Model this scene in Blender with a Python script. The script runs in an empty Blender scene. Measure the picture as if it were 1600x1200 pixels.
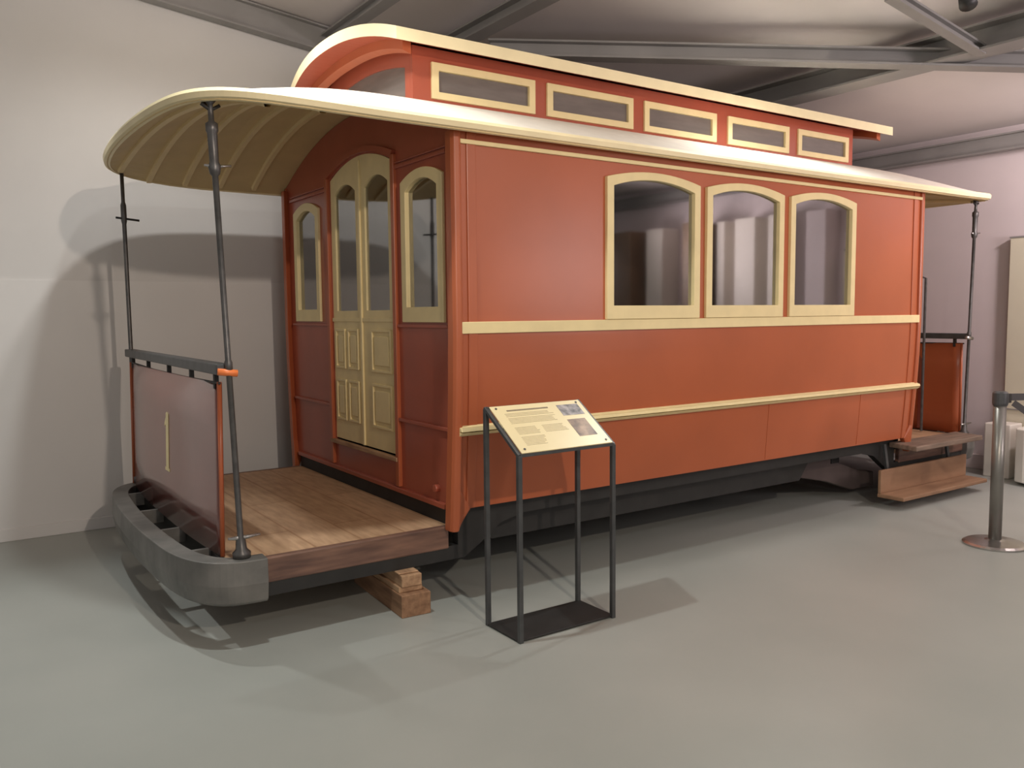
import bpy, bmesh, math, random
from mathutils import Vector, Matrix
random.seed(4)
C = bpy.context.scene.collection
sc = bpy.context.scene

# ------------------------------------------------------------------ camera
cd = bpy.data.cameras.new('camera'); cam = bpy.data.objects.new('camera', cd); C.objects.link(cam)
RR = Vector((0.82548167, -0.56435285, -0.00926692)); UU = Vector((0.05508935, 0.06421791, 0.99641418)); FW = Vector((0.56173408, 0.82303215, -0.08410054))
M3 = Matrix((RR, UU, -FW)).transposed().to_4x4(); M3.translation = Vector((-2.1743, -3.6654, 1.52))
cam.matrix_world = M3; cd.lens = 36 * 1310.4 / 1600; cd.sensor_width = 36; cd.clip_start = .05
sc.camera = cam

# ------------------------------------------------------------------ world, lights, exposure
w = bpy.data.worlds.new('world'); sc.world = w; w.use_nodes = True
w.node_tree.nodes['Background'].inputs[0].default_value = (1.0, .96, .93, 1)
w.node_tree.nodes['Background'].inputs[1].default_value = .45
sc.view_settings.view_transform = 'Standard'; sc.view_settings.look = 'None'
sc.view_settings.exposure = 0; sc.view_settings.gamma = 1; sc.view_settings.use_curve_mapping = False

def lamp(name, loc, power, color, target, angle=150, radius=.05, blend=.6):
    l = bpy.data.lights.new(name, 'SPOT'); l.energy = power; l.color = color; l.spot_size = math.radians(angle)
    l.spot_blend = blend; l.shadow_soft_size = radius
    o = bpy.data.objects.new(name, l); C.objects.link(o); o.location = loc
    o.rotation_euler = (Vector(target) - Vector(loc)).to_track_quat('-Z', 'Y').to_euler(); return o
lamp('spot_light', (-1.05, -.33, 3.6), 150, (.96, 1, .97), (-1.05, -.5, 0), 155)
lamp('spot_light', (-.96, -5.5, 3.5), 400, (1, .84, .70), (.3, 0, .8), 80)
lamp('spot_light', (-.77, 1.26, 3.7), 85, (1, .98, .94), (-1.0, 1.5, 0), 150, .05, .7)
lamp('spot_light', (-1.75, 2.1, 3.6), 130, (.98, 1, .98), (-1.55, .75, 0), 50, .04, .9)
lamp('spot_light', (2.6, -.12, 3.3), 75, (.97, 1, .98), (2.6, -.9, 0), 150)
lamp('spot_light', (5.15, -1.5, 3.1), 150, (1, .86, .85), (5.9, .6, 1.2), 150, .12, 1)  # unseen lamp, added to brighten the right end wall
lamp('spot_light', (2.2, -3.8, 3.3), 60, (.98, 1, .97), (1.2, -3.4, 0), 150, .12)
lamp('ceiling_fill', (4.2, -4.5, 2.0), 440, (1, .86, .88), (4.6, -2.0, 3.6), 150, .5, 1)  # added fill out of view, brightens the ceiling on the right
lamp('ceiling_fill', (-1.5, -4.5, 2.3), 130, (1, .91, .85), (.5, -1.4, 3.8), 130, .6, 1)  # second added fill, lifts the left part of the ceiling

# ------------------------------------------------------------------ materials
def mat(name, col, rough=.5, metal=0, var=.0, scale=6, bump=0, coat=0, col2=None, stretch=None, bscale=None, spec=None):
    m = bpy.data.materials.new(name); m.use_nodes = True; nt = m.node_tree; b = nt.nodes['Principled BSDF']
    b.inputs['Roughness'].default_value = rough; b.inputs['Metallic'].default_value = metal
    b.inputs['Coat Weight'].default_value = coat; b.inputs['Coat Roughness'].default_value = .12
    if spec is not None: b.inputs['Specular IOR Level'].default_value = spec
    tc = nt.nodes.new('ShaderNodeTexCoord'); mp = nt.nodes.new('ShaderNodeMapping'); nt.links.new(tc.outputs['Object'], mp.inputs[0])
    if stretch: mp.inputs['Scale'].default_value = stretch
    n = nt.nodes.new('ShaderNodeTexNoise'); n.inputs['Scale'].default_value = scale; n.inputs['Detail'].default_value = 5
    nt.links.new(mp.outputs[0], n.inputs['Vector'])
    r = nt.nodes.new('ShaderNodeValToRGB')
    a = tuple(max(0, c * (1 - var)) for c in col) + (1,); c2 = (tuple(min(1, c * (1 + var)) for c in col) if col2 is None else tuple(col2)) + (1,)
    r.color_ramp.elements[0].color = a; r.color_ramp.elements[1].color = c2
    r.color_ramp.elements[0].position = .3; r.color_ramp.elements[1].position = .7
    nt.links.new(n.outputs['Fac'], r.inputs[0]); nt.links.new(r.outputs[0], b.inputs['Base Color'])
    if bump:
        bp = nt.nodes.new('ShaderNodeBump'); bp.inputs['Strength'].default_value = bump; bp.inputs['Distance'].default_value = .01
        n2 = nt.nodes.new('ShaderNodeTexNoise'); n2.inputs['Scale'].default_value = bscale or scale * 4
        nt.links.new(mp.outputs[0], n2.inputs['Vector']); nt.links.new(n2.outputs['Fac'], bp.inputs['Height']); nt.links.new(bp.outputs[0], b.inputs['Normal'])
    return m

M = {}
M['red'] = mat('red_paint', (.42, .108, .042), .33, var=.06, scale=2.2, bump=.06, bscale=5)
M['redend'] = mat('red_end_paint', (.38, .09, .05), .28, var=.08, scale=3, bump=.08, bscale=6)
M['dash'] = mat('maroon_gloss_paint', (.21, .045, .032), .3, var=.12, scale=3, coat=1, bump=.05, bscale=4)
M['cream'] = mat('cream_paint', (.80, .66, .35), .5, var=.05, scale=8)
M['rib'] = mat('cream_rib_paint', (.80, .63, .34), .5, var=.04)
M['edge'] = mat('pale_cream_roof_edge', (.86, .74, .46), .5, var=.05)
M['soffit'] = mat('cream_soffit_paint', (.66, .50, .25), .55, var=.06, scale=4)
M['canvas'] = mat('white_roof_canvas', (.85, .78, .68), .6, var=.05, scale=10, bump=.1)
M['black'] = mat('black_frame_paint', (.022, .021, .020), .6, var=.2, scale=8)
M['steel'] = mat('dark_steel', (.075, .078, .08), .42, metal=.3, var=.2, scale=14)
M['bumper'] = mat('grey_green_bumper_paint', (.12, .12, .112), .45, var=.25, scale=5, col2=(.20, .19, .175), bump=.1)
M['rod'] = mat('worn_rod_steel', (.10, .095, .092), .38, metal=.5, var=.25, scale=18)
M['bright'] = mat('bright_steel', (.45, .43, .41), .25, metal=.9, var=.15, scale=20)
M['wood'] = mat('pine_block', (.36, .20, .11), .7, var=.2, scale=5, stretch=(8, 1, 8), col2=(.52, .33, .19), bump=.15)
M['brownblock'] = mat('brown_block', (.22, .115, .06), .7, var=.15, scale=4, stretch=(8, 1, 8), col2=(.36, .20, .11), bump=.15)
M['step'] = mat('step_wood', (.25, .135, .075), .6, var=.1, scale=2, stretch=(1, 5, 5), col2=(.33, .19, .11))
M['greywood'] = mat('grey_step_wood', (.17, .12, .09), .6, var=.2, scale=4, stretch=(1, 8, 8), col2=(.27, .19, .14))
M['sidewood'] = mat('platform_edge_wood', (.13, .07, .055), .45, var=.2, scale=4, stretch=(1, 8, 8), col2=(.24, .13, .09))
M['guard'] = mat('dusty_purple_brown_steel', (.10, .075, .07), .6, var=.2, scale=4)
M['inner'] = mat('inner_brown_wood', (.20, .13, .08), .5, var=.2, scale=4)
M['wall'] = mat('white_wall_paint', (.63, .615, .60), .6, var=.015, scale=3)
M['panelwall'] = mat('white_lower_wall_paint', (.68, .665, .65), .6, var=.015, scale=3)
M['pinkwall'] = mat('pinkish_wall_paint', (.66, .585, .59), .6, var=.02, scale=3)
M['ceil'] = mat('ceiling_sheet', (.66, .61, .59), .7, var=.03, scale=2)
M['girder'] = mat('grey_girder_paint', (.27, .26, .25), .5, var=.1, scale=3)
M['plinth'] = mat('white_plinth', (.80, .75, .68), .5, var=.02, scale=4)
M['belt'] = mat('dark_belt', (.05, .045, .045), .6, var=.1)
M['print'] = mat('print_ink', (.42, .34, .20), .6, var=.1, scale=60)
M['ink'] = mat('title_ink', (.25, .20, .13), .6, var=.1, scale=60)
M['sheet'] = mat('cream_sheet', (.80, .68, .40), .35, var=.03, scale=6)
M['photo1'] = mat('grey_photo', (.07, .065, .075), .4, var=.5, scale=28, col2=(.42, .38, .38))
M['photo2'] = mat('brown_photo', (.12, .06, .045), .4, var=.5, scale=16, col2=(.45, .30, .20))
M['amber'] = mat('orange_marker', (.85, .22, .06), .4)
M['lampblack'] = mat('lamp_housing', (.02, .02, .02), .5)

def boards_mat():
    m = mat('platform_boards', (.50, .31, .185), .55, var=.12, scale=5, stretch=(6, 1, 1), col2=(.64, .42, .26), bump=.1)
    nt = m.node_tree; b = nt.nodes['Principled BSDF']; base = b.inputs['Base Color'].links[0].from_socket
    tc = nt.nodes.new('ShaderNodeTexCoord'); br = nt.nodes.new('ShaderNodeTexBrick')
    mp = nt.nodes.new('ShaderNodeMapping'); mp.inputs['Rotation'].default_value = (0, 0, math.pi / 2)
    nt.links.new(tc.outputs['Object'], mp.inputs[0]); nt.links.new(mp.outputs[0], br.inputs['Vector'])
    br.inputs['Scale'].default_value = 1; br.inputs['Brick Width'].default_value = 1.4; br.inputs['Row Height'].default_value = .24
    br.inputs['Mortar Size'].default_value = .006; br.inputs['Color1'].default_value = (1, 1, 1, 1); br.inputs['Color2'].default_value = (.86, .84, .8, 1); br.inputs['Mortar'].default_value = (.70, .62, .55, 1)
    mx = nt.nodes.new('ShaderNodeMix'); mx.data_type = 'RGBA'; mx.blend_type = 'MULTIPLY'; mx.inputs[0].default_value = 1
    nt.links.new(base, mx.inputs[6]); nt.links.new(br.outputs['Color'], mx.inputs[7]); nt.links.new(mx.outputs[2], b.inputs['Base Color'])
    return m
M['boards'] = boards_mat()

def floor_mat():
    m = mat('epoxy_floor', (.34, .36, .335), .38, var=.05, scale=.7, col2=(.40, .41, .38), bump=.03, bscale=2)
    return m
M['floor'] = floor_mat()

def glass_mat(name, tint, gloss):
    m = bpy.data.materials.new(name); m.use_nodes = True; nt = m.node_tree; nt.nodes.clear()
    o = nt.nodes.new('ShaderNodeOutputMaterial'); t = nt.nodes.new('ShaderNodeBsdfTransparent'); g = nt.nodes.new('ShaderNodeBsdfGlossy')
    t.inputs[0].default_value = tint + (1,); g.inputs['Roughness'].default_value = .04; g.inputs[0].default_value = (.9, .9, .9, 1)
    f = nt.nodes.new('ShaderNodeFresnel'); f.inputs[0].default_value = gloss
    mx = nt.nodes.new('ShaderNodeMixShader'); nt.links.new(f.outputs[0], mx.inputs[0]); nt.links.new(t.outputs[0], mx.inputs[1]); nt.links.new(g.outputs[0], mx.inputs[2])
    nt.links.new(mx.outputs[0], o.inputs[0]); return m
M['glass'] = glass_mat('window_glass', (.80, .78, .76), 5)
M['dullglass'] = mat('dusty_frosted_glass', (.16, .135, .12), .35, var=.12, scale=5, stretch=(1, 1, 6))

# ------------------------------------------------------------------ helpers
def tag(o, label=None, cat=None, group=None, kind=None):
    if label: o['label'] = label
    if cat: o['category'] = cat
    if group: o['group'] = group
    if kind: o['kind'] = kind
    return o
def empty(name, loc=(0, 0, 0)):
    o = bpy.data.objects.new(name, None); C.objects.link(o); o.location = loc; o.empty_display_size = .1; return o
def add(name, bm, m, parent=None, smooth=False, bevel=0, label=None):
    bmesh.ops.remove_doubles(bm, verts=bm.verts, dist=1e-5)
    bmesh.ops.recalc_face_normals(bm, faces=bm.faces)
    me = bpy.data.meshes.new(name); bm.to_mesh(me); bm.free()
    o = bpy.data.objects.new(name, me); C.objects.link(o)
    for x in (m if isinstance(m, (list, tuple)) else [m]): me.materials.append(x)
    if smooth:
        for p in me.polygons: p.use_smooth = True
    if parent is not None:
        o.parent = parent
        wm = Matrix.Identity(4); q = parent
        while q is not None: wm = Matrix.Translation(q.location) @ wm; q = q.parent
        o.data.transform(wm.inverted())
    if bevel:
        b = o.modifiers.new('bevel', 'BEVEL'); b.width = bevel; b.segments = 2; b.limit_method = 'ANGLE'
    if label: o['label'] = label
    return o
def box(bm, x0, x1, y0, y1, z0, z1):
    v = [bm.verts.new((x, y, z)) for x in (x0, x1) for y in (y0, y1) for z in (z0, z1)]
    for f in ((0, 1, 3, 2), (4, 6, 7, 5), (0, 4, 5, 1), (2, 3, 7, 6), (0, 2, 6, 4), (1, 5, 7, 3)): bm.faces.new([v[i] for i in f])
    return v
def hexa(bm, p):   # 8 points: bottom 4 then top 4, matching order
    v = [bm.verts.new(q) for q in p]
    for f in ((0, 1, 2, 3), (4, 5, 6, 7), (0, 1, 5, 4), (1, 2, 6, 5), (2, 3, 7, 6), (3, 0, 4, 7)): bm.faces.new([v[i] for i in f])
def prism(bm, poly, fn):   # poly of (u,v); fn(u,v,d) -> point, d in 0..1
    a = [bm.verts.new(fn(u, v, 0)) for u, v in poly]; b = [bm.verts.new(fn(u, v, 1)) for u, v in poly]; n = len(poly)
    bm.faces.new(a); bm.faces.new(b[::-1])
    for i in range(n): bm.faces.new((a[i], b[i], b[(i + 1) % n], a[(i + 1) % n]))
def ring(bm, outer, inner, fn):
    n = len(outer); O0, O1, I0, I1 = [[bm.verts.new(fn(u, v, d)) for u, v in P] for P, d in ((outer, 0), (outer, 1), (inner, 0), (inner, 1))]
    for i in range(n):
        j = (i + 1) % n
        bm.faces.new((O0[i], O0[j], I0[j], I0[i])); bm.faces.new((O1[i], I1[i], I1[j], O1[j]))
        bm.faces.new((O0[i], O1[i], O1[j], O0[j])); bm.faces.new((I0[i], I0[j], I1[j], I1[i]))
def tube(bm, pts, r, n=12, cap=True):
    pts = [Vector(p) for p in pts]; rs = r if isinstance(r, (list, tuple)) else [r] * len(pts); rings = []
    for i, p in enumerate(pts):
        d = (pts[min(i + 1, len(pts) - 1)] - pts[max(i - 1, 0)]).normalized()
        a = d.orthogonal().normalized() if abs(d.z) < .99 else Vector((1, 0, 0)); a = (a - d * a.dot(d)).normalized(); b = d.cross(a)
        rings.append([bm.verts.new(p + (a * math.cos(2 * math.pi * k / n) + b * math.sin(2 * math.pi * k / n)) * rs[i]) for k in range(n)])
    for i in range(len(rings) - 1):
        for k in range(n): bm.faces.new((rings[i][k], rings[i][(k + 1) % n], rings[i + 1][(k + 1) % n], rings[i + 1][k]))
    if cap: bm.faces.new(rings[0][::-1]); bm.faces.new(rings[-1])
def bar(bm, a, b, w, h):    # rectangular bar between two points (w sideways, h upright)
    a, b = Vector(a), Vector(b); d = (b - a).normalized(); s = d.cross(Vector((0, 0, 1)))
    s = s.normalized() * w / 2 if s.length > 1e-4 else Vector((w / 2, 0, 0)); u = s.cross(d).normalized() * h / 2
    hexa(bm, [a - s - u, a + s - u, b + s - u, b - s - u, a - s + u, a + s + u, b + s + u, b - s + u])
def NB(): return bmesh.new()

L, W = 4.21, 2.48
YC = W / 2
def inset(z):      # tumblehome: the body narrows towards its bottom
    if z > 1.4: return 0
    t = (1.4 - z) / 1.0
    return .06 * t ** 1.5
def arch(u0, u1, v0, vs, rise, n=14):    # closed outline: bottom corners then an arched top
    c = (u0 + u1) / 2; hw = (u1 - u0) / 2
    P = [(u0, v0), (u1, v0)]
    for i in range(n + 1):
        t = 1 - 2 * i / n; P.append((c + hw * t, vs + rise * (1 - t * t)))
    return P
def arch_z(u, u0, u1, vs, rise):
    t = (u - (u0 + u1) / 2) / ((u1 - u0) / 2); return vs + rise * (1 - t * t)

def holed(bm, ulo, uhi, zlo, top, holes, fn, step=.05, zs=()):
    """slab over [ulo,uhi] with arched holes (u0,u1,v0,vs,rise); top(u) gives the upper edge"""
    us = {ulo, uhi}
    n = int((uhi - ulo) / step)
    for i in range(1, n): us.add(ulo + (uhi - ulo) * i / n)
    for h in holes: us.add(h[0]); us.add(h[1])
    us = sorted(us)
    for a, b in zip(us[:-1], us[1:]):
        if b - a < 1e-4: continue
        hs = [h for h in holes if h[0] - 1e-6 <= a and b <= h[1] + 1e-6]
        lows = [(zlo, zlo)]; highs = []
        for h in hs:
            highs.append((h[2], h[2])); lows.append((arch_z(a, h[0], h[1], h[3], h[4]), arch_z(b, h[0], h[1], h[3], h[4])))
        highs.append((top(a), top(b)))
        for (l0, l1), (h0, h1) in zip(lows, highs):
            cuts = [(l0, l1)] + [(z, z) for z in zs if max(l0, l1) < z - .01 and z + .01 < min(h0, h1)] + [(h0, h1)]
            for (p0, p1), (q0, q1) in zip(cuts[:-1], cuts[1:]):
                hexa(bm, [fn(a, p0, 0), fn(b, p1, 0), fn(b, p1, 1), fn(a, p0, 1), fn(a, q0, 0), fn(b, q1, 0), fn(b, q1, 1), fn(a, q0, 1)])

# ------------------------------------------------------------------ the room
E_X, B_Y = 5.95, 2.93
def zc(x): return 3.87 - .118 * x
bm = NB(); box(bm, -9, E_X + .3, -10, B_Y + .3, -.15, 0); tag(add('floor', bm, M['floor']), kind='structure')
bm = NB(); hexa(bm, [(-9, B_Y, 0), (E_X, B_Y, 0), (E_X, B_Y + .15, 0), (-9, B_Y + .15, 0), (-9, B_Y, zc(-9)), (E_X, B_Y, zc(E_X)), (E_X, B_Y + .15, zc(E_X)), (-9, B_Y + .15, zc(-9))])
tag(add('wall_back', bm, M['wall']), kind='structure')
bm = NB(); box(bm, -9, E_X, B_Y - .012, B_Y, .085, 1.775); tag(add('trim_1', bm, M['panelwall']), kind='structure')
bm = NB(); box(bm, -9, E_X, B_Y - .025, B_Y, 0, .085); tag(add('baseboard_back', bm, M['panelwall'], bevel=.004), kind='structure')
bm = NB(); box(bm, E_X, E_X + .15, -10, B_Y + .15, 0, zc(E_X)); tag(add('wall_right', bm, M['pinkwall']), kind='structure')
bm = NB(); box(bm, E_X - .02, E_X, -10, B_Y - .03, 0, .14); tag(add('baseboard_right', bm, M['pinkwall'], bevel=.004), kind='structure')
bm = NB(); hexa(bm, [(-9, -10, zc(-9)), (E_X + .15, -10, zc(E_X + .15)), (E_X + .15, B_Y + .15, zc(E_X + .15)), (-9, B_Y + .15, zc(-9)),
                     (-9, -10, zc(-9) + .1), (E_X + .15, -10, zc(E_X + .15) + .1), (E_X + .15, B_Y + .15, zc(E_X + .15) + .1), (-9, B_Y + .15, zc(-9) + .1)])
tag(add('ceiling', bm, M['ceil']), kind='structure')

for n, (ya, yb, d, mm) in enumerate(((-1.9, -2.15, .25, 'pinkwall'), (-2.5, -2.62, .3, 'plinth'), (-2.8, -3.1, .3, 'plinth'), (-3.3, -3.42, .25, 'plinth'), (-3.6, -3.75, .5, 'inner'), (-4.3, -4.6, .3, 'plinth'), (-4.8, -5.2, .4, 'inner'), (-5.2, -7.5, .3, 'ceil'))):  # invented strips out of view, added to give the side windows something to reflect
    bm = NB(); box(bm, E_X - d, E_X, yb, ya, 0, 2.6); tag(add('trim_%d' % (n + 2), bm, M[mm], bevel=.01), kind='structure')
def girder(label, a, b, w, h):    # I section beam
    bm = NB(); a, b = Vector(a), Vector(b)
    up = Vector((0, 0, 1))
    bar(bm, a, b, .012, h); bar(bm, a + up * (h / 2 - .006), b + up * (h / 2 - .006), w, .014); bar(bm, a - up * (h / 2 - .006), b - up * (h / 2 - .006), w, .014)
    o = add('roof_girder', bm, M['girder']); return tag(o, label, 'beam', 'steel roof beams')
girder('grey steel rafter sloping along the top of the left wall', (-7, 2.86, zc(-7) - .11), (E_X, 2.86, zc(E_X) - .11), .1, .2)
girder('grey steel beam along the top of the right end wall', (E_X - .06, -9.5, 3.02), (E_X - .06, 2.75, 3.02), .1, .15)
def zg(x): return 3.80 - .118 * x
girder('grey steel purlin running over the far half of the tram roof', (3.62, -9.5, zg(3.62) - .09), (3.62, 2.8, zg(3.62) - .09), .22, .17)
girder('grey steel purlin just right of the peak of the tram roof', (1.22, -9.5, zg(1.22) - .06), (1.22, 2.8, zg(1.22) - .06), .13, .1)
girder('grey steel purlin behind the near end of the tram roof', (.5, -9.5, zg(.5) - .05), (.5, 2.8, zg(.5) - .05), .1, .08)
def dg(x, y, k=.16): return (x, y, zg(x) - k)
girder('long diagonal steel brace crossing the ceiling above the tram roof', dg(1.35, 1.75, .15), dg(5.0, -1.75, .13), .13, .115)
girder('short steel brace at the top right meeting the purlin', dg(2.5, -.75), dg(3.6, -.72), .07, .06)
t = empty('ceiling_spotlight', dg(2.98, -.93, .05)); tag(t, 'small black ceiling spotlight at the top edge, right of centre', 'spotlight')
x, y, z = t.location
bm = NB(); tube(bm, [(x, y, z + .12), (x, y, z + .03)], .012); add('stem', bm, M['lampblack'], t)
bm = NB(); tube(bm, [(x, y, z + .04), (x - .02, y - .02, z - .02), (x - .05, y - .05, z - .10)], [.03, .045, .05], 16); add('lamp_housing', bm, M['lampblack'], t, True)

# ------------------------------------------------------------------ the tram
T = empty('tram_car', (0, YC, 0)); tag(T, 'old red and cream single deck tram car with open end platforms', 'tram')
ZB, ZT = .50, 2.45
zs = (.6, .7, .8, .9, 1.0, 1.1, 1.2, 1.3, 1.4)
SW = [(.975, 1.725), (1.785, 2.525), (2.595, 3.33)]
holes = [(a + .03, b - .03, 1.50, 2.25, .045) for a, b in SW]
def side_fn(sgn, off, th):
    def fn(u, v, d):
        y = inset(v) + off + d * th
        return (u, y if sgn > 0 else W - y, v)
    return fn
for sgn in (1, -1):
    bm = NB(); holed(bm, 0, L, ZB, lambda u: ZT, holes, side_fn(sgn, 0, .03), .3, zs)
    add('side_panel', bm, M['red'], T)
    bm = NB(); holed(bm, .05, L - .05, .6, lambda u: ZT, holes, side_fn(sgn, .03, .02), .3, zs)
    add('side_lining', bm, M['inner'], T, label='brown inner wall lining')
    # mouldings
    def strip(z0, z1, out, x0, x1, name='moulding', m='cream', rnd=False):
        bm = NB()
        f = side_fn(sgn, -out, out + .01)
        zm = (z0 + z1) / 2
        prof = [(z0, 0), (z0, 1), (z1, 1), (z1, 0)] if not rnd else None
        if not rnd: hexa(bm, [f(x0, z0, 0), f(x1, z0, 0), f(x1, z0, 1), f(x0, z0, 1), f(x0, z1, 0), f(x1, z1, 0), f(x1, z1, 1), f(x0, z1, 1)])
        else:
            h = z1 - z0
            for (a, b, o0, o1) in ((0, .35, .5, 1), (.35, .45, .55, .55), (.45, .8, 1, .8), (.8, 1, .6, .2)):
                g = lambda u, z, d, o: side_fn(sgn, -out * o, out * o + .01)(u, z, d)
                hexa(bm, [g(x0, z0 + h * a, 0, o0), g(x1, z0 + h * a, 0, o0), g(x1, z0 + h * a, 1, o0), g(x0, z0 + h * a, 1, o0), g(x0, z0 + h * b, 0, o1), g(x1, z0 + h * b, 0, o1), g(x1, z0 + h * b, 1, o1), g(x0, z0 + h * b, 1, o1)])
        add(name, bm, M[m], T, bevel=.003)
    strip(1.418, 1.478, .018, .0, L + .01, 'belt_moulding')
    strip(2.366, 2.388, .016, .02, L + .01, 'cornice_moulding')
    strip(.893, .945, .045, .0, L + .02, 'rubbing_moulding', rnd=True)
    for a, b in SW:
        bm = NB(); f = side_fn(sgn, -.022, .05)
        ring(bm, arch(a, b, 1.48, 2.283, .047), arch(a + .05, b - .05, 1.558, 2.235, .05), f)
        fr = add('window_frame', bm, M['cream'], T, label='cream arched side window frame', bevel=.003)
        bm = NB(); prism(bm, arch(a + .04, b - .04, 1.53, 2.25, .045), side_fn(sgn, .005, .004)); add('pane', bm, M['glass'], fr)
    for u in (.82, 2.45, 3.5):
        bm = NB(); f = side_fn(sgn, -.003, .01)
        hexa(bm, [f(u, .51, 0), f(u + .012, .51, 0), f(u + .012, .51, 1), f(u, .51, 1), f(u, .89, 0), f(u + .012, .89, 0), f(u + .012, .89, 1), f(u, .89, 1)])
        add('panel_seam', bm, M['red'], T)
# corner posts with the curved foot
def corner_post(sx, sgn):
    bm = NB(); X = lambda u: u if sx > 0 else L - u
    zz = [.385, .42, .46, .5, .6, .7, .8, .9, 1.0, 1.1, 1.2, 1.4, 1.8, 2.2, 2.43]
    foot = {.385: .015, .42: .03, .46: .055, .5: .085}
    def sec(z):
        y = inset(z); e = foot.get(z, .024)
        P = [(-.028, y + .005), (-.018, y - .016), (.008, y - .022), (e, y - .012), (e, y + .03), (-.028, y + .06)]
        return [bm.verts.new((X(p[0]), p[1] if sgn > 0 else W - p[1], z)) for p in P]
    R_ = [sec(z) for z in zz]
    for r0, r1 in zip(R_[:-1], R_[1:]):
        for k in range(6): bm.faces.new((r0[k], r0[(k + 1) % 6], r1[(k + 1) % 6], r1[k]))
    bm.faces.new(R_[0][::-1]); bm.faces.new(R_[-1])
    add('corner_post', bm, M['red'], T, bevel=.006)
    bm = NB()
    for z0, z1 in zip(zz[3:-1], zz[4:]):
        f = side_fn(sgn, -.008, .02)
        hexa(bm, [f(X(.06), z0, 0), f(X(.115), z0, 0), f(X(.115), z0, 1), f(X(.06), z0, 1), f(X(.06), z1, 0), f(X(.115), z1, 0), f(X(.115), z1, 1), f(X(.06), z1, 1)])
    add('side_batten', bm, M['red'], T, bevel=.004)
for sx in (1, -1):
    for sgn in (1, -1): corner_post(sx, sgn)

# roof shape
XE = 1.315
def xe(s): s = min(1, abs(s)); return (XE - .13 * s * s) * max(0, 1 - s ** 9) ** .24
Y0, Y1 = -.10, W + .10
def sy(y): return (y - YC) / ((Y1 - Y0) / 2)
RISE = .34
def roof_z(x, y):
    s = sy(y); t = 0
    if x < 0: t = min(1, -x / XE)
    elif x > L: t = min(1, (x - L) / XE)
    return 2.455 + RISE * (1 - s * s) * (1 - .86 * t ** 2.4)
def end_top(y): return roof_z(0, y) - .05

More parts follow.
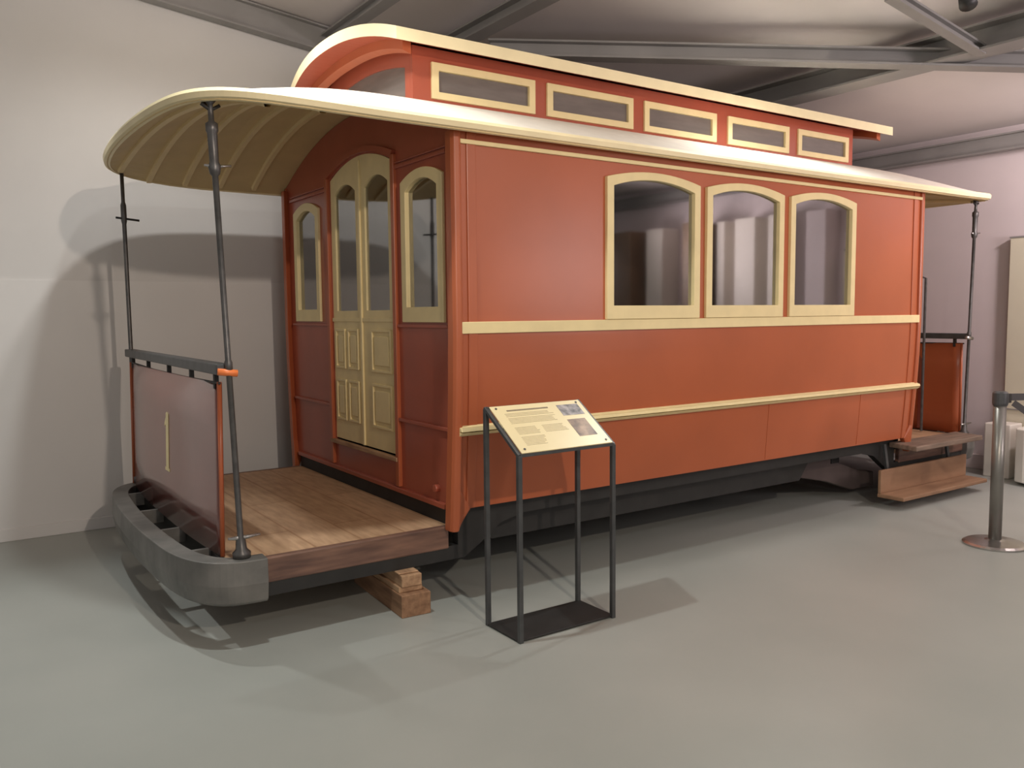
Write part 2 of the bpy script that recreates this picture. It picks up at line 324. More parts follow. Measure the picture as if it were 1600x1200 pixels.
for sx in (1, -1):
    def ef(off, th):
        return lambda u, v, d: ((off + d * th) if sx > 0 else L - (off + d * th), u, v)
    DR = (.71, 1.66); WN = [(.135, .60), (1.83, 2.30)]
    eh = [(DR[0] + .02, DR[1] - .02, .69, 2.40, .09)] + [(a + .03, b - .03, 1.50, 2.225, .045) for a, b in WN]
    # wall: clip lower corners by tumblehome with columns
    bm = NB(); holed(bm, .13, W - .13, .50, end_top, eh, ef(.01, .03), .06)
    for (u0, u1) in ((.005, .13), (W - .13, W - .005)):
        zz = [.5, .7, .9, 1.1, 1.4, 2.0]
        for z0, z1 in zip(zz[:-1], zz[1:]):
            i0, i1 = inset(z0), inset(z1); f = ef(.01, .03)
            if u0 < 1: P = [(max(u0, i0), z0), (u1, z0), (u1, z1), (max(u0, i1), z1)]
            else: P = [(u0, z0), (min(u1, W - i0), z0), (min(u1, W - i1), z1), (u0, z1)]
            prism(bm, P, f)
        f = ef(.01, .03); prism(bm, [(u0, 2.0), (u1, 2.0), (u1, end_top(u1)), (u0, end_top(u0))], f)
    ew = add('end_wall', bm, M['redend'], T)
    bm = NB(); holed(bm, .15, W - .15, .6, end_top, eh, ef(.04, .015), .06)
    add('end_lining', bm, M['inner'], T, label='brown inner end lining')
    for u0, u1 in ((.10, DR[0] - .03), (DR[1] + .03, W - .10)):
        for z0, z1, o in ((.905, .925, .018), (1.445, 1.462, .014), (2.335, 2.355, .016), (2.365, 2.375, .012)):
            bm = NB(); f = ef(-o + .01, o); a, b = (max(u0, inset(z0) + .03), min(u1, W - inset(z0) - .03))
            prism(bm, [(a, z0), (b, z0), (b, z1), (a, z1)], f); add('end_moulding', bm, M['redend'], T, bevel=.003)
    bm = NB(); prism(bm, [(.15, .485), (W - .15, .485), (W - .15, .515), (.15, .515)], ef(-.012, .03)); add('foot_moulding', bm, M['redend'], T, bevel=.005)
    bm = NB(); prism(bm, [(.13, .395), (W - .13, .395), (W - .13, .49), (.13, .49)], ef(.015, .03)); add('end_sill', bm, M['black'], T)
    # door surround posts
    for u in (DR[0] - .035, DR[1] - .005):
        bm = NB(); prism(bm, [(u, .52), (u + .04, .52), (u + .04, 2.42), (u, 2.42)], ef(-.012, .03)); add('door_post', bm, M['red'], T, bevel=.004)
    bm = NB(); oo = arch(DR[0] - .03, DR[1] + .03, 2.40, 2.44, .09)[2:]; ii = arch(DR[0] + .0, DR[1] - .0, 2.38, 2.41, .09)[2:]
    for i in range(len(oo) - 1): prism(bm, [oo[i], oo[i + 1], ii[i + 1], ii[i]], ef(-.012, .03))
    add('door_head', bm, M['redend'], T)
    bm = NB(); prism(bm, [(DR[0] - .02, .665), (DR[1] + .02, .665), (DR[1] + .02, .69), (DR[0] - .02, .69)], ef(-.02, .07)); add('door_sill', bm, M['wood'], T, bevel=.003, label='worn pale door sill')
    bm = NB(); prism(bm, [(.245 + .022 * math.cos(k * .6283), .585 + .022 * math.sin(k * .6283)) for k in range(10)], ef(-.018, .03)); add('bolt', bm, M['redend'], T, bevel=.004)
    # end windows
    for a, b in WN:
        bm = NB(); ring(bm, arch(a, b, 1.475, 2.245, .055), arch(a + .055, b - .055, 1.558, 2.19, .055), ef(-.008, .045))
        fr = add('window_frame', bm, M['cream'], T, label='cream arched end window frame', bevel=.003)
        bm = NB(); prism(bm, arch(a + .045, b - .045, 1.54, 2.2, .05), ef(.018, .004)); add('pane', bm, M['glass'], fr)
    # folding door: two leaves under one arch
    mid = (DR[0] + DR[1]) / 2
    for k, (a, b) in enumerate(((DR[0] + .015, mid - .002), (mid + .002, DR[1] - .015))):
        tz = lambda u: arch_z(u, DR[0] + .01, DR[1] - .01, 2.39, .10)
        gz0 = 1.545
        ga, gb = (a + .07, b - .065) if k == 0 else (a + .065, b - .07)
        bm = NB(); f = ef(.012, .03)
        N = 8
        for i in range(N):   # stiles and rails around the glass
            u0 = a + (b - a) * i / N; u1 = a + (b - a) * (i + 1) / N
        holed(bm, a, b, .70, tz, [(ga, gb, gz0, min(tz(ga), tz(gb)) - .13, .055)], f, .04)
        lf = add('door_leaf', bm, M['cream'], T, label='cream folding door leaf')
        bm = NB(); holed(bm, ga - .01, gb + .01, gz0 - .02, lambda u: min(tz(ga), tz(gb)) - .06, [], ef(.025, .004), .3); add('pane', bm, M['glass'], lf)
        wdt = (b - a)
        cols = [(a + .05, a + wdt * .46), (a + wdt * .56, b - .05)] if k == 1 else [(a + .05, b - .14), ]
        for (c0, c1) in cols:
            for z0, z1 in ((.83, 1.10), (1.17, 1.43)):
                bm = NB(); ring(bm, [(c0, z0), (c1, z0), (c1, z1), (c0, z1)], [(c0 + .016, z0 + .016), (c1 - .016, z0 + .016), (c1 - .016, z1 - .016), (c0 + .016, z1 - .016)], ef(.0, .015))
                add('panel_frame', bm, M['cream'], lf, bevel=.003)
                bm = NB(); g = (.035, .04); prism(bm, [(c0 + g[0], z0 + g[1]), (c1 - g[0], z0 + g[1]), (c1 - g[0], z1 - g[1]), (c0 + g[0], z1 - g[1])], ef(.003, .012)); add('raised_panel', bm, M['cream'], lf, bevel=.005)
        bm = NB(); prism(bm, [(a, 1.475), (b, 1.475), (b, 1.50), (a, 1.50)], ef(.004, .012)); add('lock_rail', bm, M['cream'], lf, bevel=.003)
    bm = NB(); prism(bm, [(mid - .014, .70), (mid + .014, .70), (mid + .014, 2.46), (mid - .014, 2.46)], ef(.0, .014)); add('meeting_strip', bm, M['cream'], T, bevel=.003)

# floor of the body and underframe
bm = NB(); box(bm, .05, L - .05, .15, W - .15, .56, .60); add('saloon_floor', bm, M['inner'], T)
for sgn in (1, -1):
    Yf = lambda y: y if sgn > 0 else W - y
    bm = NB()
    P = [(-1.02, .215), (.10, .215), (.20, .275), (.34, .37), (.50, .405), (L - .5, .405), (L - .34, .37), (L - .20, .275), (L - .1, .215), (L + 1.02, .215),
         (L + 1.02, .29), (L - .02, .29), (L - .02, .5), (.02, .5), (.02, .29), (-1.02, .29)]
    tops = lambda x: .5 if .06 <= x <= L - .06 else .29
    xs = [-1.02, .06, .0601, .10, .20, .34, .50, L - .5, L - .34, L - .2, L - .1, L - .0601, L - .06, L + 1.02]
    def bz(x):
        t = [(-1.02, .215), (.10, .215), (.20, .275), (.34, .37), (.50, .405), (L - .5, .405), (L - .34, .37), (L - .20, .275), (L - .1, .215), (L + 1.02, .215)]
        for (a, p), (b, q) in zip(t[:-1], t[1:]):
            if a <= x <= b: return p + (q - p) * (x - a) / (b - a)
        return .215
    for a, b in zip(xs[:-1], xs[1:]):
        if b - a < .001: continue
        m_ = (a + b) / 2; tp = tops(m_)
        hexa(bm, [(a, Yf(.135), bz(a)), (b, Yf(.135), bz(b)), (b, Yf(.19), bz(b)), (a, Yf(.19), bz(a)), (a, Yf(.135), tp), (b, Yf(.135), tp), (b, Yf(.19), tp), (a, Yf(.19), tp)])
    add('sole_bar', bm, M['black'], T)
    bm = NB(); ya, yb = sorted((Yf(.25), Yf(.36)))
    hexa(bm, [(.35, ya, .25), (3.1, ya, .25), (3.1, yb, .25), (.35, yb, .25), (.08, ya, .5), (3.3, ya, .5), (3.3, yb, .5), (.08, yb, .5)])
    add('truss_beam', bm, M['black'], T)
    bm = NB(); ya, yb = sorted((Yf(.37), Yf(.45)))
    P = [(2.4, .40), (2.87, .44), (3.45, .43), (3.75, .30), (4.05, .20), (4.25, .17), (4.25, .05), (3.95, .05), (3.6, .16), (3.17, .25), (2.6, .29)]
    prism(bm, P, lambda u, v, d: (u, ya + (yb - ya) * d, v)); add('axle_guard', bm, M['guard'], T, bevel=.01)
for x in (.5, 1.5, 2.6, 3.7):
    bm = NB(); box(bm, x - .05, x + .05, .36, W - .36, .30, .5); add('cross_bearer', bm, M['black'], T)

# roof
def roof_mesh(thick_lo, thick_hi, hole=True):
    bm = NB(); ys = sorted(set([Y0 + (Y1 - Y0) * (1 - math.cos(math.pi * i / 30)) / 2 for i in range(31)] + [.57, W - .57]))
    ts = [i / 12 for i in range(13)]
    rows = []
    for y in ys:
        e = xe(sy(y)); xs = [-e * (1 - t) for t in ts] + [L * k / 16 for k in range(1, 16)] + [L + e * t for t in ts]
        xs[12] = 0; rows.append([(x, y) for x in xs])
    hx = lambda x: .07 <= x <= L - .07
    def grid(dz):
        return [[bm.verts.new((x, y, roof_z(x, y) + dz)) for x, y in r] for r in rows]
    G, H = grid(thick_hi), grid(thick_lo); n = len(rows[0])
    def inhole(i, j): # cell i..i+1, j..j+1
        yc_ = (rows[i][j][1] + rows[i + 1][j][1]) / 2; xc_ = (rows[i][j][0] + rows[i][j + 1][0]) / 2
        return hole and .57 < yc_ < W - .57 and .15 < xc_ < L - .15
    for i in range(len(rows) - 1):
        for j in range(n - 1):
            if inhole(i, j): continue
            f = bm.faces.new((G[i][j], G[i][j + 1], G[i + 1][j + 1], G[i + 1][j])); f.material_index = 0
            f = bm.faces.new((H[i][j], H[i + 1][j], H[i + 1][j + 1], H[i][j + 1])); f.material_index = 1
    for i in range(len(rows) - 1):
        for j in (0, n - 1):
            f = bm.faces.new((G[i][j], G[i + 1][j], H[i + 1][j], H[i][j])); f.material_index = 1
    for j in range(n - 1):
        for i in (0, len(rows) - 1):
            f = bm.faces.new((G[i][j], G[i][j + 1], H[i][j + 1], H[i][j])); f.material_index = 1
    return bm
def add_multi(name, bm, mats, parent, smooth=False):
    return add(name, bm, mats, parent, smooth)
def bm_keep(name, bm, mats, parent):
    me = bpy.data.meshes.new(name); bmesh.ops.remove_doubles(bm, verts=bm.verts, dist=1e-5)
    bm.to_mesh(me); bm.free(); o = bpy.data.objects.new(name, me); C.objects.link(o)
    for x in mats: me.materials.append(x)
    o.parent = parent; me.transform(Matrix.Translation(-Vector(parent.location)))
    return o
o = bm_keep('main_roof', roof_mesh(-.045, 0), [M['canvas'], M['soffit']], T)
# rim following the plan outline
def outline(nn=200):
    P = []
    for i in range(nn + 1):
        y = YC + (Y1 - Y0) / 2 * math.cos(math.pi * i / nn); P.append((-xe(sy(y)), y))
    return P        # near end curve from far side to near side
left = outline()
path = left + [(L * k / 8, Y0) for k in range(1, 8)] + [(L - x, y) for x, y in left[::-1]] + [(L * k / 8, Y1) for k in range(7, 0, -1)]
cl = [path[0]]
for p in path[1:]:
    if math.hypot(p[0] - cl[-1][0], p[1] - cl[-1][1]) > .02: cl.append(p)
bm = NB(); n = len(cl); rings = []
for i, (x, y) in enumerate(cl):
    a = cl[i - 1]; b = cl[(i + 1) % n]; d = Vector((b[0] - a[0], b[1] - a[1], 0)).normalized(); nrm = Vector((d.y, -d.x, 0))
    if nrm.dot(Vector((x - L / 2, y - YC, 0))) < 0: nrm = -nrm
    z = roof_z(x, y); p = Vector((x, y, z))
    rings.append([bm.verts.new(p + nrm * q[0] + Vector((0, 0, q[1]))) for q in ((-.02, .008), (.012, .004), (.02, -.012), (.014, -.036), (-.02, -.046))])
for i in range(n):
    for k in range(5): bm.faces.new((rings[i][k], rings[(i + 1) % n][k], rings[(i + 1) % n][(k + 1) % 5], rings[i][(k + 1) % 5]))
add('roof_edge', bm, M['edge'], T)
# ribs under the canopies
for sx in (1, -1):
    for xr in (.22, .46, .70, .94, 1.15):
        bm = NB(); s_max = 1
        while xe(s_max) < xr + .05 and s_max > 0: s_max -= .005
        s_max = min(s_max, .955)
        pr = None
        for i in range(25):
            y = YC + (Y1 - Y0) / 2 * (s_max - .01) * math.sin(math.pi / 2 * (2 * i / 24 - 1)); x = -xr if sx > 0 else L + xr
            z = roof_z(x, y) - .044
            cur = [bm.verts.new((x + dx, y, z + dz)) for dx, dz in ((-.02, .002), (-.014, -.022), (.014, -.022), (.02, .002))]
            if pr:
                for k in range(4): bm.faces.new((pr[k], cur[k], cur[(k + 1) % 4], pr[(k + 1) % 4]))
            pr = cur
        add('canopy_rib', bm, M['rib'], T)

# clerestory (raised middle roof)
CY0, CX0 = .57, .07
CW = [(.185, .90), (.99, 1.70), (1.80, 2.50), (2.62, 3.31), (3.42, 4.07)]
for sgn in (1, -1):
    def cf(off, th): return lambda u, v, d: (u, (CY0 + off + d * th) if sgn > 0 else W - (CY0 + off + d * th), v)
    bm = NB(); holed(bm, CX0, L - CX0, 2.64, lambda u: 3.0, [(a + .02, b - .02, 2.745, 2.905, 0) for a, b in CW], cf(0, .03), .4)
    add('clerestory_side', bm, M['redend'], T)
    for a, b in CW:
        bm = NB(); ring(bm, [(a, 2.725), (b, 2.725), (b, 2.925), (a, 2.925)], [(a + .045, 2.765), (b - .045, 2.765), (b - .045, 2.882), (a + .045, 2.882)], cf(-.015, .04))
        fr = add('clerestory_frame', bm, M['cream'], T, bevel=.003, label='cream clerestory window frame')
        bm = NB(); prism(bm, [(a + .04, 2.76), (b - .04, 2.76), (b - .04, 2.89), (a + .04, 2.89)], cf(.005, .004)); add('pane', bm, M['dullglass'], fr)
def cs(y): return (y - YC) / (YC - .42)
def ctop(y): return 2.975 + .13 * (1 - min(1, abs(cs(y)) ** 2.3))
for sx in (1, -1):
    def gf(off, th): return lambda u, v, d: ((CX0 + off + d * th) if sx > 0 else L - (CX0 + off + d * th), u, v)
    bm = NB(); holed(bm, CY0 + .031, W - CY0 - .031, 2.64, lambda y: ctop(y) - .03, [(CY0 + .09, W - CY0 - .09, 2.70, 2.90, .07)], gf(0, .03), .06)
    add('clerestory_end', bm, M['redend'], T)
    bm = NB(); prism(bm, arch(CY0 + .08, W - CY0 - .08, 2.69, 2.905, .07), gf(.012, .004)); add('end_light', bm, M['dullglass'], T, label='dull grey curved end light of the clerestory')
    bm = NB(); prev = None     # arched red lining under the overhang
bm = NB(); NY = 24; G = []; H = []; ysr = [YC + (YC - .42) * (2 * i / NY - 1) for i in range(NY + 1)]
for y in ysr:
    s = cs(y); o0 = -.10 - .07 * (1 - s * s); o1 = L + .26 + .10 * (1 - s * s)
    xs = [o0 + (o1 - o0) * k / 12 for k in range(13)]
    G.append([bm.verts.new((x, y, ctop(y) + .055)) for x in xs]); H.append([bm.verts.new((x, y, ctop(y) - .012)) for x in xs])
for i in range(NY):
    for k in range(12):
        f = bm.faces.new((G[i][k], G[i][k + 1], G[i + 1][k + 1], G[i + 1][k])); f = bm.faces.new((H[i][k], H[i + 1][k], H[i + 1][k + 1], H[i][k + 1])); f.material_index = 1
    for k in (0, 12): f = bm.faces.new((G[i][k], G[i + 1][k], H[i + 1][k], H[i][k])); f.material_index = 2
for i in (0, NY):
    for k in range(12): f = bm.faces.new((G[i][k], G[i][k + 1], H[i][k + 1], H[i][k])); f.material_index = 2
bm_keep('clerestory_roof', bm, [M['canvas'], M['redend'], M['edge']], T)
for sx in (1, -1):   # curved red bracket beneath the overhanging end
    bm = NB(); prev = None
    for y in ysr[1:-1]:
        x0 = -.03 if sx > 0 else L + .14; x1 = x0 + .05; z = ctop(y) - .012
        cur = [bm.verts.new(p) for p in ((x0, y, z), (x0, y, z - .05), (x1, y, z - .065), (x1, y, z))]
        if prev:
            for k in range(4): bm.faces.new((prev[k], cur[k], cur[(k + 1) % 4], prev[(k + 1) % 4]))
        else: bm.faces.new(cur)
        prev = cur
    bm.faces.new(prev[::-1]); add('overhang_rib', bm, M['red'], T)

# platforms, bumpers, dashes, posts -- both ends
PB = [(-.98, .085), (-1.12, .092), (-1.22, .15), (-1.29, .27), (-1.335, .45), (-1.355, .75), (-1.365, 1.0)]
PB = PB + [(-1.368, YC)] + [(x, W - y) for x, y in PB[::-1]]
def smooth_path(P, it=2):
    for _ in range(it):
        Q = [P[0]]
        for a, b in zip(P[:-1], P[1:]): Q += [(a[0] * .75 + b[0] * .25, a[1] * .75 + b[1] * .25), (a[0] * .25 + b[0] * .75, a[1] * .25 + b[1] * .75)]
        P = Q + [P[-1]]
    return P
PBs = smooth_path(PB)
for end in (0, 1):
    X = (lambda x: x) if end == 0 else (lambda x: L - x)
    bm = NB(); box(bm, min(X(-1.13), X(.01)), max(X(-1.13), X(.01)), .16, W - .16, .355, .40); add('platform_floor', bm, M['boards'], T, label='worn brown boarded platform floor')
    for y0 in (.125, W - .165):
        bm = NB(); box(bm, min(X(-1.06), X(.0)), max(X(-1.06), X(.0)), y0, y0 + .04, .28, .402); add('platform_edge', bm, M['sidewood'], T, bevel=.008)
    bm = NB(); box(bm, min(X(-1.15), X(-1.12)), max(X(-1.15), X(-1.12)), .16, W - .16, .24, .395); add('end_beam', bm, M['black'], T)
    # bumper ring
    bm = NB(); rg = []
    for i, (x, y) in enumerate(PBs):
        a = PBs[max(0, i - 1)]; b = PBs[min(len(PBs) - 1, i + 1)]; d = Vector((b[0] - a[0], b[1] - a[1], 0)).normalized(); nin = Vector((d.y, -d.x, 0))
        if nin.dot(Vector((-.3 - x, YC - y, 0))) < 0: nin = -nin
        p = Vector((x, y, 0)); q = p + nin * .095
        rg.append([bm.verts.new((X(v[0]), v[1], z)) for v, z in ((p, .41), (q, .41), (q, .235), (p + nin * .03, .20), (p + nin * .012, .215), (p - nin * .004, .30))])
    for i in range(len(rg) - 1):
        for k in range(6): bm.faces.new((rg[i][k], rg[i + 1][k], rg[i + 1][(k + 1) % 6], rg[i][(k + 1) % 6]))
    bm.faces.new(rg[0]); bm.faces.new(rg[-1][::-1])
    bp_ = add('bumper', bm, M['bumper'], T, bevel=.004, label='grey curved steel bumper ring')
    for y in (.43, .93, 1.45, 2.0):
        bm = NB(); box(bm, min(X(-1.31), X(-1.13)), max(X(-1.31), X(-1.13)), y - .012, y + .012, .33, .408); add('bumper_stay', bm, M['bumper'], bp_)
    # dash
    y0, y1 = .245, 2.34
    def dx(y, z):
        s = (y - (y0 + y1) / 2) / ((y1 - y0) / 2); t = (1.22 - z) / .8
        return -1.125 - .015 * t - (.03 + .01 * t) * (1 - abs(s) ** 3)
    bm = NB(); F = []; K = []
    for i in range(31):
        y = y0 + (y1 - y0) * i / 30
        F.append([bm.verts.new((X(dx(y, z)), y, z)) for z in (.405, .6, .8, 1.0, 1.215)]); K.append([bm.verts.new((X(dx(y, z) + .012), y, z)) for z in (.405, .6, .8, 1.0, 1.215)])
    for i in range(30):
        for k in range(4): bm.faces.new((F[i][k], F[i + 1][k], F[i + 1][k + 1], F[i][k + 1])); bm.faces.new((K[i][k], K[i][k + 1], K[i + 1][k + 1], K[i + 1][k]))
        for k in (0, 4): bm.faces.new((F[i][k], F[i + 1][k], K[i + 1][k], K[i][k]))
    for i in (0, 30):
        for k in range(4): bm.faces.new((F[i][k], F[i][k + 1], K[i][k + 1], K[i][k]))
    da = add('dash_panel', bm, M['dash'] if end == 0 else M['red'], T, True, label='glossy maroon sheet metal dash panel' if end == 0 else 'bright red dash panel at the far end')
    if end == 0:   # the painted figure 1
        bm = NB()
        def nf(u, v, d): return (dx(u, v) - .001 - .002 * (1 - d), u, v)
        prism(bm, [(1.135, .69), (1.195, .69), (1.195, .99), (1.17, 1.0), (1.135, .99)], nf)
        prism(bm, [(1.195, .93), (1.225, .915), (1.225, .935), (1.195, .97)], nf)
        prism(bm, [(1.115, .675), (1.215, .675), (1.215, .692), (1.115, .692)], nf)
        add('number', bm, M['cream'], da, label='cream painted figure 1')
    for yy in ((y0 - .006), (y1 + .006)):
        bm = NB(); tube(bm, [(X(-1.142), yy, .41), (X(-1.127), yy, 1.22)], .011, 8); add('dash_edge', bm, M['red'], da, True)
    if end == 1:
        for yy in (.62, 1.2, 1.8):
            bm = NB(); xx = dx(yy, .8); box(bm, L - xx - .02, L - xx - .004, yy - .015, yy + .015, .42, 1.18); add('dash_rib', bm, M['dash'], da)
    # rail with brackets
    bm = NB(); box(bm, min(X(-1.155), X(-1.09)), max(X(-1.155), X(-1.09)), .175, 2.40, 1.255, 1.305); rl = add('dash_rail', bm, M['steel'], T, bevel=.006, label='dark steel top rail of the dash')
    for yy in (.30, .75, 1.25, 1.8, 2.28):
        bm = NB(); box(bm, min(X(-1.135), X(-1.115)), max(X(-1.135), X(-1.115)), yy - .012, yy + .012, 1.185, 1.265); add('rail_bracket', bm, M['black'], rl)
    bm = NB(); tube(bm, [(X(-1.13), .22, 1.215), (X(-1.14), .8, 1.21), (X(-1.14), 1.6, 1.21), (X(-1.13), 2.3, 1.22)], .006, 6); add('rail_rod', bm, M['black'], rl)
    # near post = brake staff
    st = (-1.075, .165, .41); tp = (-1.14, .165, 2.46)
    lerp = lambda t: Vector((X(st[0] + (tp[0] - st[0]) * t), .165, st[2] + (tp[2] - st[2]) * t))
    prof = [(0, .04), (.012, .042), (.02, .026), (.04, .022), (.05, .014), (.42, .0135), (.425, .018), (.44, .018), (.445, .0135), (.84, .0135), (.845, .022), (.86, .028), (.87, .020), (.93, .022), (.935, .027), (.95, .027), (.955, .013), (.99, .011), (1, .03)]
    bm = NB(); tube(bm, [lerp(t) for t, r_ in prof], [r_ for t, r_ in prof], 14)
    ps = add('canopy_post', bm, M['rod'], T, True, label='dark steel post with collars and hand grips')
    for t, r_, ln in ((.86, .007, .055), (.045, .009, .07)):
        c = lerp(t); bm = NB(); tube(bm, [c + Vector((-ln * .8, .0, .004)), c, c + Vector((ln * 1.25, -.012, .008))], [r_ * .7, r_ * 1.3, r_ * .7], 8); add('cross_handle', bm, M['bright'], ps, True)
    c = lerp(.42); bm = NB(); tube(bm, [c + Vector((-.05, -.0, 0)), c + Vector((.035, -.01, -.01))], .016, 8)
    if end == 0: add('clamp', bm, M['amber'], ps, True, label='orange painted clamp')
    else: add('clamp', bm, M['bright'], ps, True)
    c = lerp(.985); bm = NB(); tube(bm, [c + Vector((-.04, 0, .01)), c + Vector((0, 0, -.015)), c + Vector((.04, 0, .01))], .008, 6); add('fork', bm, M['black'], ps, True)
    bm = NB(); pf = [(0, .03), (.02, .03), (.03, .0135), (.84, .0135), (.85, .018), (.9, .018), (.91, .012), (1, .012)]
    l2 = lambda t: Vector((X(-1.12 - .01 * t), 2.35, .41 + 2.04 * t)); tube(bm, [l2(t) for t, r_ in pf], [r_ for t, r_ in pf], 12)
    pf_ = add('canopy_post', bm, M['rod'], T, True, label='slender dark steel post on the wall side')
    c = l2(.86); bm = NB(); tube(bm, [c + Vector((-.05, .0, 0)), c + Vector((.09, -.02, -.015))], .007, 8); add('cross_handle', bm, M['black'], pf_, True)
# second brake staff on far platform
bm = NB(); tube(bm, [(5.22, .52, .41), (5.22, .52, 1.80), (5.20, .56, 1.815), (5.16, .66, 1.815)], .012, 8); add('brake_staff', bm, M['rod'], T, label='thin brake staff with bent handle')
# step hung under the far platform
st = empty('step', (4.4, .08, .1)); st.parent = T; st.location = (4.4, .08 - YC, .1)
st.name = 'platform_step'
def addst(name, bm, m, **k):
    o = add(name, bm, m, None, **k); o.parent = st; o.data.transform(Matrix.Translation(-Vector((4.4, .08, .1)))); return o
bpy.data.objects.remove(st)
bm = NB(); hexa(bm, [(3.76, -.19, .075), (5.0, -.19, .075), (5.02, .03, .075), (3.76, .03, .075), (3.76, -.19, .105), (5.0, -.19, .105), (5.02, .03, .105), (3.76, .03, .105)])
st = add('step_tread', bm, M['step'], T, bevel=.006, label='brown wooden step tread hung under the far platform')
bm = NB(); box(bm, 3.76, 5.02, .0, .025, .105, .285); add('step_riser', bm, M['step'], st, bevel=.004)
for x in (3.95, 4.85):
    bm = NB(); bar(bm, (x, .04, .09), (x, .10, .46), .03, .02); add('step_hanger', bm, M['steel'], st)
bm = NB(); hexa(bm, [(4.0, -.14, .425), (5.0, -.14, .425), (5.05, .12, .425), (4.05, .12, .425), (4.0, -.14, .465), (5.0, -.14, .465), (5.05, .12, .465), (4.05, .12, .465)])
add('upper_step', bm, M['greywood'], T, bevel=.008, label='grey worn upper step board')

# ------------------------------------------------------------------ timber blocks carrying the tram
def block(name, x0, x1, y0, y1, z0, z1, label, rz=0, m='wood'):
    o = empty('tmp'); bpy.data.objects.remove(o)
    bm = NB(); box(bm, -(x1 - x0) / 2, (x1 - x0) / 2, 0, y1 - y0, 0, z1 - z0)
    q = add(name, bm, M[m], bevel=.004); q.location = ((x0 + x1) / 2, y0, z0); q.rotation_euler.z = rz
    return tag(q, label, 'timber block', 'timber packing under the tram')
block('timber_block', -.335, -.175, .02, .70, 0, .115, 'reddish brown timber lying on the floor, bottom of the near stack', -.06, 'brownblock')
block('timber_block', -.325, -.195, .07, .62, .115, .145, 'thin pale board sandwiched in the stack of timbers', -.05)
block('timber_block', -.315, -.205, .055, .60, .145, .205, 'short pale timber on the thin board of the near stack', -.06)
block('timber_block', -.32, -.21, .08, .60, .2065, .214, 'thin wood packing between stack and tram frame', -.06)

# ------------------------------------------------------------------ information stand
S = empty('information_stand', (.255, -.44, 0)); tag(S, 'black metal information stand with tilted cream sign before the tram', 'information stand')
xa, xb, yf, yr = -.03, .53, -.575, -.30
zf, zr = .875, 1.065
for x, y, z1 in ((xa, yf, zf), (xb, yf, zf), (xa, yr, zr), (xb, yr, zr)):
    bm = NB(); box(bm, x - .011, x + .011, y - .011, y + .011, 0, z1); add('leg', bm, M['steel'], S, bevel=.002)
bm = NB(); box(bm, xa - .01, xb + .01, yf, yr, .004, .012); add('base_plate', bm, M['black'], S, bevel=.002)
def tilt(u, v, h):   # u across 0..1, v up the board 0..1, h above it
    p = Vector((xa + (xb - xa) * u, yf + (yr - yf) * v, zf + (zr - zf) * v)); nn = Vector((0, -(zr - zf), (yr - yf))).normalized(); return p + nn * h
bm = NB(); 
for a, b in (((0, -.01), (0, 1.02)), ((1, -.01), (1, 1.02)), ((0, 0), (1, 0)), ((0, 1), (1, 1))):
    bar(bm, tilt(a[0], a[1], .0), tilt(b[0], b[1], .0), .02, .014)
add('sign_frame', bm, M['steel'], S)
def tp(bm, u0, u1, v0, v1, h0, h1): hexa(bm, [tilt(u0, v0, h0), tilt(u1, v0, h0), tilt(u1, v1, h0), tilt(u0, v1, h0), tilt(u0, v0, h1), tilt(u1, v0, h1), tilt(u1, v1, h1), tilt(u0, v1, h1)])
bm = NB(); tp(bm, .02, .99, .0, .99, .008, .014); sh = add('sign_board', bm, M['sheet'], S, bevel=.002, label='cream printed sheet')
bm = NB(); tp(bm, .16, .60, .855, .885, .0142, .0146); add('title_line', bm, M['ink'], sh)
bm = NB(); random.seed(2)
for v in [0.80 - .028 * k for k in range(3)]: tp(bm, .12, .62 - random.random() * .05, v, v + .009, .0142, .0145)
for blk, (u0, u1, n0, nn) in enumerate(((.12, .62, .70, 5), (.12, .36, .50, 6), (.40, .66, .50, 6), (.12, .36, .30, 7))):
    for k in range(nn):
        v = n0 - .027 * k; tp(bm, u0, u1 - random.random() * .05, v, v + .008, .0142, .0145)
add('print_lines', bm, M['print'], sh)
bm = NB(); tp(bm, .70, .94, .66, .90, .0142, .0148); add('photo_print', bm, M['photo1'], sh, label='grey photograph print')
bm = NB(); tp(bm, .70, .90, .20, .57, .0142, .0148); add('photo_print', bm, M['photo2'], sh, label='brown photograph print')
for u, v in ((.07, .93), (.94, .93), (.07, .07), (.94, .07)):
    bm = NB(); c = tilt(u, v, .014); d = tilt(u, v, .017); tube(bm, [c, d], .006, 10); add('screw', bm, M['steel'], sh)

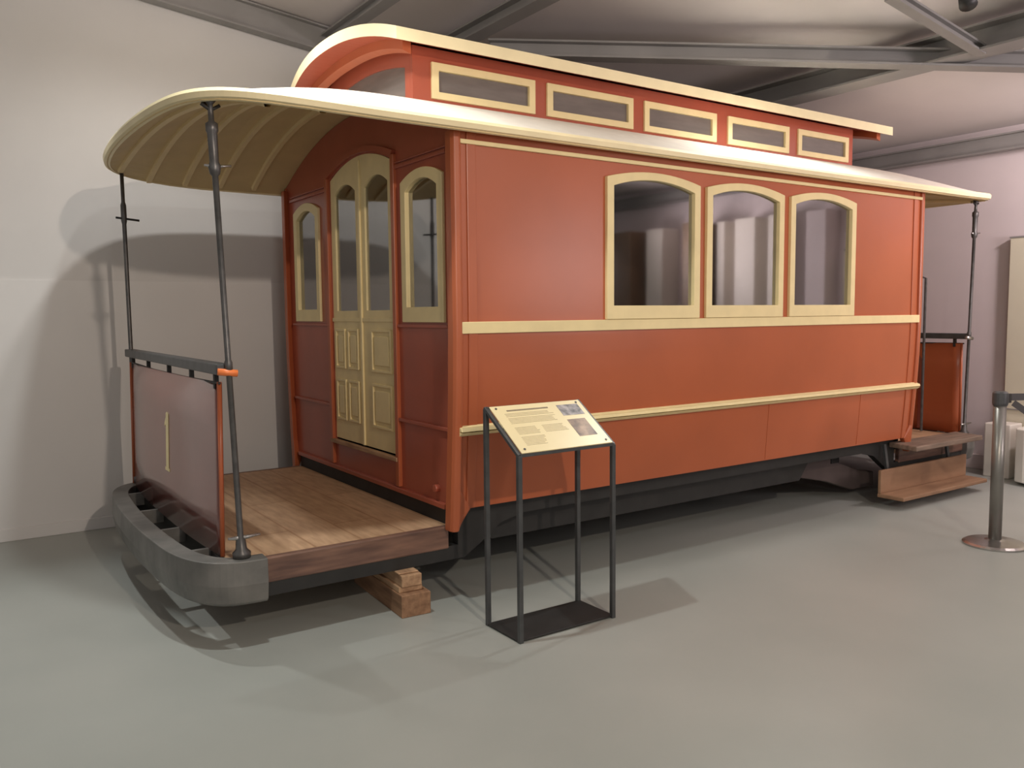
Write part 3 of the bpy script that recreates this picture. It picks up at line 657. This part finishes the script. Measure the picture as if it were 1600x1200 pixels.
# ------------------------------------------------------------------ barrier post
px, py = 3.39, -1.03
B = empty('barrier_post', (px, py, 0)); tag(B, 'grey metal queue barrier post on a round base at the right edge', 'barrier post')
bm = NB(); tube(bm, [(px, py, 0), (px, py, .012), (px, py, .022), (px, py, .034), (px, py, .04)], [.185, .188, .17, .06, .04], 40); add('base', bm, M['bright'], B, bevel=0)
bm = NB(); tube(bm, [(px, py, .03), (px, py, .93)], .038, 24); add('pole', bm, mat('grey_pole', (.22, .21, .19), .35, metal=.6, var=.1), B, True)
bm = NB(); tube(bm, [(px, py, .905), (px, py, .92), (px, py, .985), (px, py, .995)], [.042, .046, .046, .034], 20); add('belt_head', bm, M['steel'], B)
bm = NB(); box(bm, px + .03, px + .075, py - .035, py + .01, .92, .98); add('belt_clip', bm, M['black'], B, bevel=.004)
def strap(name, a, b, h, label):
    bm = NB(); a, b = Vector(a), Vector(b); bar(bm, a, b, .003, h); return tag(add(name, bm, M['belt']), label, 'barrier belt', 'belts from the barrier post')
strap('barrier_belt', (px + .085, py - .02, .955), (px + 1.4, py - .75, .95), .045, 'dark flat barrier belt running level from the grey post to the right')
strap('barrier_belt', (px + .085, py - .04, .92), (px + .6, py - .45, .45), .04, 'dark barrier belt sloping down from the grey post')

# ------------------------------------------------------------------ display at the far right
bm = NB(); box(bm, 5.64, 5.86, -.06, .165, 0, .49); o = add('display_plinth', bm, M['plinth'], bevel=.01); tag(o, 'narrow white box plinth between tram bumper and tall panel', 'plinth')
D = empty('display_case', (5.6, -.8, 0)); tag(D, 'tall cream display panel standing on a rounded white base', 'display case')
bm = NB(); o_ = [(5.40, -.28), (5.44, -.20), (5.52, -.165), (5.88, -.165), (5.88, -1.8), (5.40, -1.8)]
prism(bm, o_, lambda u, v, d: (u, v, .03 + .46 * d)); add('plinth', bm, M['plinth'], D, bevel=.01)
bm = NB(); box(bm, 5.885, 5.925, -1.8, .12, .0, 2.155); add('panel', bm, mat('cream_display_panel', (.68, .64, .50), .5, var=.02), D, bevel=.004)
bm = NB(); box(bm, 5.872, 5.888, -1.8, .115, .60, .61); add('ledge', bm, M['girder'], D)
bm = NB(); box(bm, 5.88, 5.93, -1.8, .125, 2.155, 2.168); add('top_cap', bm, M['girder'], D)
